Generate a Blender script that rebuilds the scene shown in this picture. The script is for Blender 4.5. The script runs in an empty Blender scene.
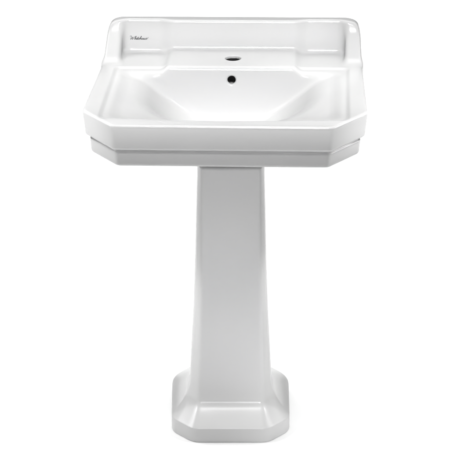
import bpy, math
import numpy as np
from mathutils import Vector

scene = bpy.context.scene
C = scene.collection
F32 = np.float32

# ------------------------------------------------------------------ implicit-surface helpers
def smax(a, b, k):
    h = np.maximum(k - np.abs(a - b), 0.0) / k
    return np.maximum(a, b) + h * h * k * 0.25

def smin(a, b, k):
    h = np.maximum(k - np.abs(a - b), 0.0) / k
    return np.minimum(a, b) - h * h * k * 0.25

def plane2(x, y, p, q):
    """signed distance to the line p->q, outside on its right-hand side"""
    dx, dy = q[0] - p[0], q[1] - p[1]
    l = math.hypot(dx, dy)
    return ((x - p[0]) * dy - (y - p[1]) * dx) / l

def inter(items, k):
    d = items[0]
    for it in items[1:]:
        d = smax(d, it, k)
    return d

def lerp_table(z, zs, vs):
    return np.interp(z, zs, vs).astype(z.dtype)

# ------------------------------------------------------------------ the basin (origin: centre of the deck, deck at z = 0)
SH = math.tan(math.radians(2.2))          # fired a little out of square
FT = math.tan(math.radians(-0.5))

def outline(x, y, inset, draft, k):
    ax = np.abs(x)
    fr = -(y - FT * x) - 0.2385 + inset + draft
    # side planes taper towards the wall
    sd = (ax - 0.3035 + inset + draft + (y + 0.145) * 0.026) * 0.9997
    # chamfered corner
    cx, cy = 0.2300, -0.2385
    nx, ny = 0.0925, -0.0735
    l = math.hypot(nx, ny); nx /= l; ny /= l
    ch = (ax - cx) * nx + ((y - FT * x * 0.75) - cy) * ny + inset + draft
    bk = y - 0.268
    d = smax(fr, ch, k)
    d = smax(d, sd, k)
    return smax(d, bk, 0.01)

def hollow(x, y, z):
    """the hollow: a shallow tray with a deep bowl in it (negative inside the hollow)"""
    ax = np.abs(x)
    back = (y - 0.1035 - z * 0.14) * 0.99
    # the deep bowl: a round-cornered dish, widest towards the back
    r = ((ax / 0.214) ** 2.6 + (np.abs(y - 0.05) / 0.236) ** 2.6) ** (1 / 2.6)
    deep = (-z - 0.136 * (1.0 - r ** 1.45)) * 0.68
    tray_floor = (-z - 0.0065 - np.clip(0.228 - ax, 0, 1) * 0.06)
    t_side = (ax - 0.236 - z * 0.8) * 0.8
    t_front = (-y - 0.185 + FT * x - z * 0.9) * 0.75
    tray = smax(t_side, t_front, 0.028)
    tray = smax(tray, tray_floor, 0.010)
    bowl = smax(smin(deep, tray, 0.026), back, 0.024)
    # the soft shoulder of the side decks
    sh = (ax - 0.263 - z * 1.2)
    sh = smax(sh, (-y - 0.195 + FT * x - z * 1.0) * 0.75, 0.02)
    sh = smax(sh, (y - 0.130 - z * 0.6) * 0.85, 0.012)
    sh = smax(sh, -z - 0.0032, 0.004)
    return bowl, sh

def f_bowl(x, y, z):
    a, b = hollow(x, y, z)
    return smin(a, b, 0.005)

TAP = (0.0015, 0.168)
OVF = (0.0015, -0.0205)

def f_basin(x, y, z):
    y = y - SH * x
    ax = np.abs(x)
    # lip
    lip = outline(x, y, 0.0, -(z) * 0.085, 0.006)
    lip = smax(lip, z, 0.0075)
    lip = smax(lip, -0.0570 - z, 0.006)
    # apron below the lip, stepped in
    apr = outline(x, y, 0.0130, -(z + 0.055) * 0.07, 0.006)
    apr = smax(apr, z + 0.0645, 0.004)
    neck = smax(outline(x, y, 0.0165, 0.0, 0.006), np.abs(z + 0.055) - 0.025, 0.003)
    apr = smin(apr, neck, 0.002)
    apr = smax(apr, -0.0985 - z, 0.007)
    d = smin(lip, apr, 0.004)
    # backsplash with side wings
    bs = outline(x, y, 0.0012, np.clip(z, 0, 1) * 0.03, 0.01)
    bs = smax(bs, z - 0.0775, 0.012)
    # round the outer top corners of the outline
    rr = ((ax - 0.2915) + (z - 0.0775)) * 0.7071 + 0.0065
    bs = smax(bs, rr, 0.022)
    face = (0.2365 - y) + np.clip(z, -1, 0.2) * 0.05
    face = smin(face, smax(0.2352 - y, ax - 0.150, 0.02), 0.024)
    # wings: steep at the top and sweeping out to the deck
    w1 = (-(y - 0.238) - (z - 0.0775) * -0.30) * 0.957
    w1 = (0.2310 - y + (z - 0.050) * 0.30) * 0.957
    w2 = ((z - 0.0) - (y - 0.158) * 0.72) * 0.811
    wing_prof = smin(w1, w2, 0.022)
    wing = smax(wing_prof, (0.2555 - ax) + (z) * 0.02, 0.012)
    bsb = smin(face, wing, 0.020)
    bs = smax(bs, bsb, 0.008)
    bs = smax(bs, -0.02 - z, 0.01)
    d = smin(d, bs, 0.012)
    # underside of the bowl
    hull = np.sqrt((x / 0.18) ** 2 + ((y - 0.02) / 0.15) ** 2 + ((z + 0.06) / 0.125) ** 2) - 1.0
    d = smin(d, smax(hull * 0.11, z + 0.055, 0.01), 0.02)
    # hollow
    h, sh = hollow(x, y, z)
    d = smax(d, -sh, 0.005)
    # raised tap platform
    pl = smax(ax - 0.152 + (z) * 0.9, 0.094 - y + z * 0.2, 0.012)
    pl = smax(pl, y - 0.255, 0.01)
    pl = smax(pl, z - 0.0095, 0.006)
    pl = smax(pl, -0.05 - z, 0.01)
    d = smin(d, pl, 0.010)
    d = smax(d, -h, 0.014)
    # tap hole through the platform, with a cavity below
    r = np.sqrt((x - TAP[0]) ** 2 + (y - TAP[1]) ** 2)
    hole = smax(r - 0.0172, -0.06 - z, 0.004)
    d = smax(d, -hole, 0.0035)
    cav = np.maximum(np.maximum(np.abs(x) - 0.085, np.abs(y - 0.188) - 0.040), np.abs(z + 0.0425) - 0.0445)
    d = np.maximum(d, -cav)
    # overflow: a round hole into a closed channel
    r2 = np.sqrt((x - OVF[0]) ** 2 + (z - OVF[1]) ** 2)
    h2 = smax(r2 - 0.0090, np.abs(y - 0.108) - 0.022, 0.002)
    d = smax(d, -h2, 0.006)
    c2 = np.maximum(np.maximum(np.abs(x) - 0.095, np.abs(y - 0.1245) - 0.018), np.abs(z + 0.050) - 0.043)
    d = np.maximum(d, -c2)
    # waste hole
    r3 = np.sqrt(x ** 2 + (y + 0.01) ** 2)
    d = smax(d, -smax(r3 - 0.021, -0.30 - z, 0.01), 0.006)
    return d

# ------------------------------------------------------------------ the pedestal (origin: floor, under the middle of the stem)
ZS = [0.0, 0.06, 0.127, 0.188, 0.292, 0.419, 0.62, 0.75]
HX = [0.0975, 0.0970, 0.0940, 0.0905, 0.0848, 0.0806, 0.0762, 0.0748]
HF = [0.0755, 0.0750, 0.0735, 0.0715, 0.0690, 0.0670, 0.0650, 0.0640]
YF = [0.1180, 0.1175, 0.1150, 0.1130, 0.1095, 0.1055, 0.1000, 0.0960]

def f_pedestal(x, y, z):
    ax = np.abs(x)
    u = 1.0 - (z - 0.036) / 0.034
    g = np.clip((u + np.sqrt(u * u + 0.06)) / 2.030, 0.0, 1.0)                                       # swept flare above the plinth
    hx = lerp_table(z, ZS, HX); hf = lerp_table(z, ZS, HF); yf = lerp_table(z, ZS, YF)
    ts = np.clip((z - 0.036) / 0.080, 0.0, 1.0)
    gs = (1.0 - ts) ** 2.7                                       # the flanks sweep out more slowly
    hx = hx + (0.1355 + (y + 0.125) * 0.022 - hx) * gs
    hf = hf + (0.0870 - hf) * g
    yf = yf + (0.1750 - yf) * g
    yb = 0.045 + 0.080 * g
    cw = hx - hf
    cd = 0.036 + (0.050 - 0.036) * g      # depth of the corner chamfer
    l = np.sqrt(cw * cw + cd * cd)
    kk = 0.007 + 0.008 * g
    fr = -y - yf
    sd = ax - hx
    ch = ((ax - hf) * cd + (-y - yf) * cw) / l
    ch2 = ((ax - hf) * cd + (y - yb) * cw) / l
    bk = y - yb
    d = smax(fr, ch, kk)
    d = smax(d, sd, kk)
    d = smax(d, ch2, 0.03)
    d = smax(d, bk, kk)
    d = smax(d, z - 0.648, 0.004)
    # flange
    def flange(top):
        ax2 = ax - (y + 0.125) * 0.022
        rear = smax(ax2 - 0.1355, (ax2 - 0.1000 + y - 0.1180) * 0.7071, 0.070)
        f = smax(-y - 0.1750, (ax - 0.0860 - y - 0.1750) * 0.7071, 0.012)
        f = smax(f, rear, 0.012)
        f = smax(f, y - 0.1250, 0.010)
        return smax(f, z - top, 0.006)
    d = smin(d, flange(0.0365), 0.003)
    d = smax(d, -z, 0.003)
    return d

# ------------------------------------------------------------------ polygonise (surface nets, then exact projection)
def polygonise(fun, lo, hi, h):
    n = [int(math.ceil((hi[i] - lo[i]) / h)) + 1 for i in range(3)]
    ax = [(lo[i] + h * np.arange(n[i])).astype(F32) for i in range(3)]
    vol = np.empty(n, F32)
    for i0 in range(0, n[0], 24):
        X, Y, Z = np.meshgrid(ax[0][i0:i0 + 24], ax[1], ax[2], indexing='ij')
        vol[i0:i0 + 24] = fun(X, Y, Z)
    s = vol < 0
    cells = np.zeros([m - 1 for m in n], np.uint8)
    acc = None
    for a in (0, 1):
        for b in (0, 1):
            for c in (0, 1):
                cells += s[a:n[0] - 1 + a, b:n[1] - 1 + b, c:n[2] - 1 + c]
    act = (cells > 0) & (cells < 8)
    ci = np.argwhere(act)
    idx = np.full(act.shape, -1, np.int64)
    idx[act] = np.arange(len(ci))
    # vertex = mean of the edge crossings of its cell
    P = np.zeros((len(ci), 3)); W = np.zeros(len(ci))
    for axis in range(3):
        o = [0, 1, 2]; o.remove(axis)
        for a in (0, 1):
            for b in (0, 1):
                p0 = ci.copy(); p0[:, o[0]] += a; p0[:, o[1]] += b
                p1 = p0.copy(); p1[:, axis] += 1
                v0 = vol[p0[:, 0], p0[:, 1], p0[:, 2]].astype(float)
                v1 = vol[p1[:, 0], p1[:, 1], p1[:, 2]].astype(float)
                m = (v0 < 0) != (v1 < 0)
                t = np.where(m, v0 / np.where(m, v0 - v1, 1), 0)
                q = p0.astype(float); q[:, axis] += t
                P[m] += q[m]; W[m] += 1
    P = P / W[:, None] * h + np.array(lo)
    quads = []
    for axis in range(3):
        o = [(axis + 1) % 3, (axis + 2) % 3]
        sl0 = [slice(None)] * 3; sl1 = [slice(None)] * 3
        sl0[axis] = slice(0, n[axis] - 1); sl1[axis] = slice(1, n[axis])
        a = s[tuple(sl0)]; b = s[tuple(sl1)]
        for flip, m in ((False, a & ~b), (True, ~a & b)):
            e = np.argwhere(m)
            ok = (e[:, o[0]] > 0) & (e[:, o[1]] > 0) & (e[:, o[0]] < n[o[0]] - 1) & (e[:, o[1]] < n[o[1]] - 1)
            e = e[ok]
            c00 = e.copy(); c00[:, o[0]] -= 1; c00[:, o[1]] -= 1
            c10 = e.copy(); c10[:, o[1]] -= 1
            c11 = e
            c01 = e.copy(); c01[:, o[0]] -= 1
            q = np.stack([idx[c[:, 0], c[:, 1], c[:, 2]] for c in (c00, c10, c11, c01)], 1)
            quads.append(q[:, ::-1] if flip else q)
    Q = np.concatenate(quads)
    def grad(P, e):
        G = np.empty_like(P)
        for i in range(3):
            d = np.zeros(3); d[i] = e
            A = P + d; B = P - d
            G[:, i] = (fun(A[:, 0], A[:, 1], A[:, 2]) - fun(B[:, 0], B[:, 1], B[:, 2])) / (2 * e)
        return G
    for _ in range(3):
        f = fun(P[:, 0], P[:, 1], P[:, 2]); G = grad(P, 2e-4)
        step = (f / np.maximum((G * G).sum(1), 0.05))[:, None] * G
        L = np.linalg.norm(step, axis=1, keepdims=True)
        P = P - step * np.minimum(1, 0.5 * h / np.maximum(L, 1e-9))
    G = grad(P, 6e-4)
    N = G / np.maximum(np.linalg.norm(G, axis=1, keepdims=True), 1e-9)
    return P, Q, N

def mesh_part(name, P, Q, N, mat, parent, loc=(0, 0, 0)):
    used = np.unique(Q)
    remap = np.zeros(len(P), np.int64); remap[used] = np.arange(len(used))
    me = bpy.data.meshes.new(name)
    me.from_pydata(P[used].tolist(), [], remap[Q].tolist())
    me.polygons.foreach_set('use_smooth', np.ones(len(me.polygons), bool))
    me.normals_split_custom_set_from_vertices(N[used].tolist())
    me.materials.append(mat)
    o = bpy.data.objects.new(name, me); C.objects.link(o)
    o.location = loc
    if parent: o.parent = parent
    return o

# ------------------------------------------------------------------ materials
def new_mat(name):
    m = bpy.data.materials.new(name); m.use_nodes = True
    nt = m.node_tree
    return m, nt, nt.nodes['Principled BSDF']

ceramic, nt, b = new_mat('glazed_white_ceramic')
b.inputs['Base Color'].default_value = (0.55, 0.55, 0.55, 1)
b.inputs['Roughness'].default_value = 0.19
b.inputs['IOR'].default_value = 1.42
b.inputs['Coat Weight'].default_value = 0.0
b.inputs['Coat Roughness'].default_value = 0.04
# faint glaze waviness and a trace of tone in the body
tc = nt.nodes.new('ShaderNodeTexCoord')
nz = nt.nodes.new('ShaderNodeTexNoise'); nz.inputs['Scale'].default_value = 14; nz.inputs['Detail'].default_value = 2
bp = nt.nodes.new('ShaderNodeBump'); bp.inputs['Strength'].default_value = 0.06; bp.inputs['Distance'].default_value = 0.01
nt.links.new(tc.outputs['Object'], nz.inputs['Vector'])
nt.links.new(nz.outputs['Fac'], bp.inputs['Height'])
nt.links.new(bp.outputs['Normal'], b.inputs['Normal'])
nt.links.new(bp.outputs['Normal'], b.inputs['Coat Normal'])

ink, nt, b = new_mat('fired_grey_ink')
b.inputs['Base Color'].default_value = (0.04, 0.04, 0.043, 1)
b.inputs['Roughness'].default_value = 0.35

paper, nt, b = new_mat('white_studio_paper')
b.inputs['Base Color'].default_value = (0.96, 0.96, 0.96, 1)
b.inputs['Roughness'].default_value = 0.9
b.inputs['Specular IOR Level'].default_value = 0.1

# ------------------------------------------------------------------ build the sink
sink = bpy.data.objects.new('pedestal_sink', None); C.objects.link(sink)
sink.location = (0.0130, 0, 0)
sink['label'] = 'glossy white ceramic pedestal sink with chamfered basin standing on a white floor'
sink['category'] = 'sink'

RIM = 0.80
P, Q, N = polygonise(f_basin, (-0.316, -0.260, -0.19), (0.316, 0.282, 0.092), 0.002)
cen = P[Q].mean(1)
nor = N[Q].mean(1)
x, y, z = cen.T
ax = np.abs(x)
y = y - SH * x
bowlv = f_bowl(x, y, z)
lab = np.zeros(len(Q), int)                                   # 0 rim
lab[(z < -0.0580)] = 1                                        # apron and underside
lab[(np.abs(bowlv) < 0.0035) & (y < 0.106) & (z < -0.0035) & (ax < 0.262)] = 2
lab[(z < -0.01) & (bowlv < 0.004) & (y < 0.12)] = 2
sp = (z > 0.0045) & (y > 0.150) & ((ax > 0.20) | (y > 0.224))
lab[sp] = 3
rt = np.hypot(x - TAP[0], y - TAP[1]); rt2 = np.hypot(x - OVF[0], z - OVF[1])
lab[(rt < 0.0185) & (z > -0.012) & (y > 0.14)] = 4
lab[(np.abs(x) < 0.0865) & (np.abs(y - 0.188) < 0.0415) & (np.abs(z + 0.0425) < 0.0460)] = 4
lab[(rt2 < 0.0108) & (y > 0.07) & (y < 0.13) & (z > -0.04)] = 5
lab[(np.abs(x) < 0.0965) & (np.abs(y - 0.1245) < 0.0195) & (y > 0.1062) & (np.abs(z + 0.05) < 0.0442)] = 5
parts = {}
basin = mesh_part('basin', P, Q[lab == 0], N, ceramic, sink, (-0.0055, 0, RIM))
basin.rotation_euler = (0, 0, -math.radians(3.2))
for i, nm in ((1, 'apron'), (2, 'bowl'), (3, 'backsplash'), (4, 'tap_hole'), (5, 'overflow_hole')):
    if (lab == i).any():
        parts[nm] = mesh_part(nm, P, Q[lab == i], N, ceramic, basin)

P, Q, N = polygonise(f_pedestal, (-0.142, -0.182, -0.006), (0.142, 0.134, 0.665), 0.0025)
zz = P[Q].mean(1)[:, 2]
ped = mesh_part('pedestal', P, Q[zz > 0.112], N, ceramic, sink)
mesh_part('base', P, Q[zz <= 0.112], N, ceramic, ped)

# ------------------------------------------------------------------ the maker's script on the backsplash
def bez(pts, n=10):
    out = []
    for p0, p1, p2, p3 in pts:
        for i in range(n):
            t = i / n; u = 1 - t
            out.append((u**3*p0[0] + 3*u*u*t*p1[0] + 3*u*t*t*p2[0] + t**3*p3[0],
                        u**3*p0[1] + 3*u*u*t*p1[1] + 3*u*t*t*p2[1] + t**3*p3[1]))
    out.append(pts[-1][3])
    return out

def poly(pts, n=8):
    """Catmull-Rom through the points"""
    out = []
    q = [pts[0]] + list(pts) + [pts[-1]]
    for i in range(1, len(q) - 2):
        p0, p1, p2, p3 = q[i-1], q[i], q[i+1], q[i+2]
        for j in range(n):
            t = j / n
            out.append(tuple(0.5 * (2*p1[k] + (p2[k]-p0[k])*t + (2*p0[k]-5*p1[k]+4*p2[k]-p3[k])*t*t
                                    + (3*p1[k]-p0[k]-3*p2[k]+p3[k])*t**3) for k in (0, 1)))
    out.append(pts[-1])
    return out

# letter strokes in script units: x-height 1, ascender 2.3, before slant
S = []
def st(dx, *pts): S.append(poly([(p[0] + dx, p[1]) for p in pts]))
st(0.0, (-0.55, 2.05), (-0.75, 2.35), (-0.40, 2.60), (-0.05, 2.35), (0.05, 1.8), (0.15, 0.0), (0.55, 1.0), (0.90, 1.75), (0.95, 1.0), (1.05, 0.0), (1.45, 0.9), (1.95, 2.05), (2.25, 2.2))   # W
st(2.1, (0.0, 0.0), (0.35, 1.2), (0.45, 2.25), (0.28, 2.3), (0.18, 1.2), (0.12, 0.0), (0.35, 0.75), (0.62, 0.98), (0.72, 0.6), (0.70, 0.1), (0.95, 0.1), (1.1, 0.4))   # h
st(3.15, (0.0, 0.3), (0.20, 1.0), (0.18, 0.2), (0.32, 0.0), (0.55, 0.35))                       # i
st(3.40, (0.02, 1.50), (0.06, 1.58))                                                         # dot
st(3.65, (0.0, 0.3), (0.25, 1.9), (0.18, 0.3), (0.35, 0.0), (0.62, 0.35))                       # t
st(3.60, (-0.05, 1.25), (0.55, 1.32))                                                        # bar
st(4.25, (0.0, 0.3), (0.45, 0.65), (0.42, 1.0), (0.15, 0.9), (0.05, 0.35), (0.30, 0.0), (0.68, 0.3))   # e
st(4.95, (0.0, 0.1), (0.35, 1.2), (0.45, 2.25), (0.28, 2.3), (0.18, 1.2), (0.12, 0.0), (0.35, 0.75), (0.62, 0.98), (0.72, 0.6), (0.70, 0.1), (0.95, 0.1), (1.1, 0.4))  # h
st(6.05, (0.62, 0.9), (0.25, 1.0), (0.02, 0.45), (0.22, 0.0), (0.55, 0.5), (0.68, 1.0), (0.62, 0.25), (0.80, 0.0), (1.02, 0.35))   # a
st(7.05, (0.0, 0.4), (0.15, 1.0), (0.12, 0.25), (0.32, 0.0), (0.62, 0.5), (0.70, 1.0), (0.66, 0.25), (0.84, 0.0), (1.05, 0.35))   # u
st(8.05, (0.0, 0.3), (0.38, 1.15), (0.55, 0.55), (0.45, 0.05), (0.1, 0.1), (0.5, 0.05), (0.95, 0.45), (1.2, 1.6))   # s and its tail

def surf_y(xs, zs):
    yv = np.full(len(xs), 0.19)
    for _ in range(60):
        yv = yv + 0.8 * f_basin(xs, yv, zs)
    return yv

UX, UZ = 0.00425, 0.0034
LX, LZ = -0.2392, 0.0290
verts, faces = [], []
for s in S:
    pts = np.array([(LX + (px + 0.30 * pz) * UX, LZ + pz * UZ) for px, pz in s])
    d = np.gradient(pts, axis=0); d /= np.maximum(np.linalg.norm(d, axis=1, keepdims=True), 1e-9)
    nrm = np.stack([-d[:, 1], d[:, 0]], 1)
    # pen: down-strokes heavier
    w = 0.00024 + 0.00026 * np.abs(d[:, 1])
    L = pts + nrm * w[:, None]; R = pts - nrm * w[:, None]
    base = len(verts)
    for A in (L, R):
        yy = surf_y(A[:, 0], A[:, 1])
        for (a, c), v in zip(A, yy):
            verts.append((a, v - 0.00035, c))
    n = len(pts)
    for i in range(n - 1):
        faces.append((base + i, base + n + i, base + n + i + 1, base + i + 1))
me = bpy.data.meshes.new('script_lettering'); me.from_pydata(verts, [], faces); me.materials.append(ink)
lettering = bpy.data.objects.new('script_lettering', me); C.objects.link(lettering)
lettering.parent = basin
lettering['label'] = 'small dark grey script lettering in the upper left corner'

# ------------------------------------------------------------------ the floor it stands on
n = 40
fv = [(-9, -9, 0), (9, -9, 0), (9, 9, 0), (-9, 9, 0)]
fm = bpy.data.meshes.new('floor'); fm.from_pydata(fv, [], [(0, 1, 2, 3)]); fm.materials.append(paper)
fl = bpy.data.objects.new('floor', fm); C.objects.link(fl); fl['kind'] = 'structure'

# ------------------------------------------------------------------ light
def area(name, loc, target, sx, sy, power, spread=180):
    l = bpy.data.lights.new(name, 'AREA'); l.shape = 'RECTANGLE'; l.size = sx; l.size_y = sy
    l.energy = power; l.spread = math.radians(spread)
    o = bpy.data.objects.new(name, l); C.objects.link(o); o.location = loc
    o.rotation_euler = (Vector(target) - Vector(loc)).to_track_quat('-Z', 'Y').to_euler()
    return o
RIG = [
    # name, position, aimed at, width, height, watts, spread
    ('back_overhead_fill', (0, 2.9, 3.2), (0, 2.9, 0), 8.0, 4.5, 174.6, 90),  # added fill, pushes the floor behind the sink to white
    ('low_key_fill', (0, -1.125, 1.733), (0, 0.07, 0.80), 0.95, 0.40, 1.287, 6),  # invented narrow beam, lifts bowl and backsplash while sparing the lip front
    ('backsplash_fill', (0, -1.39, 1.61), (0, 0.24, 0.855), 0.52, 0.08, 0.05524, 4),  # added fill that brightens the backsplash only
    ('front_overhead_fill', (0, -1.6, 2.6), (0, -1.6, 0), 3.6, 2.0, 39.75, 40),  # added fill, whitens the floor ahead of the base
    ('low_front_west', (-0.6, -3.0, 1.35), (-0.34, 0.05, 0), 0.45, 0.3, 0.3111, 10),  # added fill for the shadowed floor under the basin, west side
    ('low_front_east', (0.6, -3.0, 1.35), (0.34, 0.05, 0), 0.45, 0.3, 0.6521, 10),  # its east twin, likewise added to fill the floor
    ('chamfer_softbox_west', (-1.8, 0.15, 1.12), (-0.27, -0.19, 0.76), 0.16, 0.1, 0.02655, 6),
    ('chamfer_softbox_east', (1.8, 0.15, 1.12), (0.27, -0.19, 0.76), 0.16, 0.1, 0.03315, 6),
    ('rim_fill', (0.0, 0.0, 2.0), (0.0, -0.222, 0.80), 0.54, 0.05, 0.06086, 4),  # added strip of light to lift the dark front rim
    ('stem_fill', (0, -3.0, 1.20), (0, -0.1, 0.36), 0.3, 0.42, 0.1242, 7),  # added fill to make the column brighter than the lip
    ('side_floor_west', (-1.6, 0.2, 1.6), (-0.8, 0.0, 0), 1.2, 1.5, 5.46, 60),  # added fill, keeps the floor beside the base white
    ('side_floor_east', (1.6, 0.2, 1.6), (0.8, 0.0, 0), 1.2, 1.5, 2.677, 60),  # same added floor fill from the east
    ('deck_fill_west', (-0.9, -0.1, 1.7), (-0.27, -0.03, 0.8), 0.3, 0.4, 0.2596, 12),  # added fill for the west deck and the bowl's dark walls
    ('deck_fill_east', (0.9, -0.1, 1.7), (0.27, -0.03, 0.8), 0.3, 0.4, 0.3179, 12),  # matching added fill for the east deck
]
for r in RIG:
    area(*r)

w = bpy.data.worlds.new('World'); scene.world = w; w.use_nodes = True
bg = w.node_tree.nodes['Background']
bg.inputs['Color'].default_value = (1, 1, 1, 1); bg.inputs['Strength'].default_value = 0.029

# ------------------------------------------------------------------ camera
cam = bpy.data.cameras.new('camera'); co = bpy.data.objects.new('camera', cam); C.objects.link(co)
D, H = 3.7, 2.15
cam.sensor_width = 36; cam.lens = 1789.386 / 450 * 36
co.location = (0, -D, H)
co.rotation_euler = (math.radians(90 - 24.449), 0, 0)
cam.clip_end = 200
scene.camera = co
scene.view_settings.view_transform = 'Standard'
scene.view_settings.look = 'None'
scene.view_settings.exposure = 0
scene.view_settings.gamma = 1
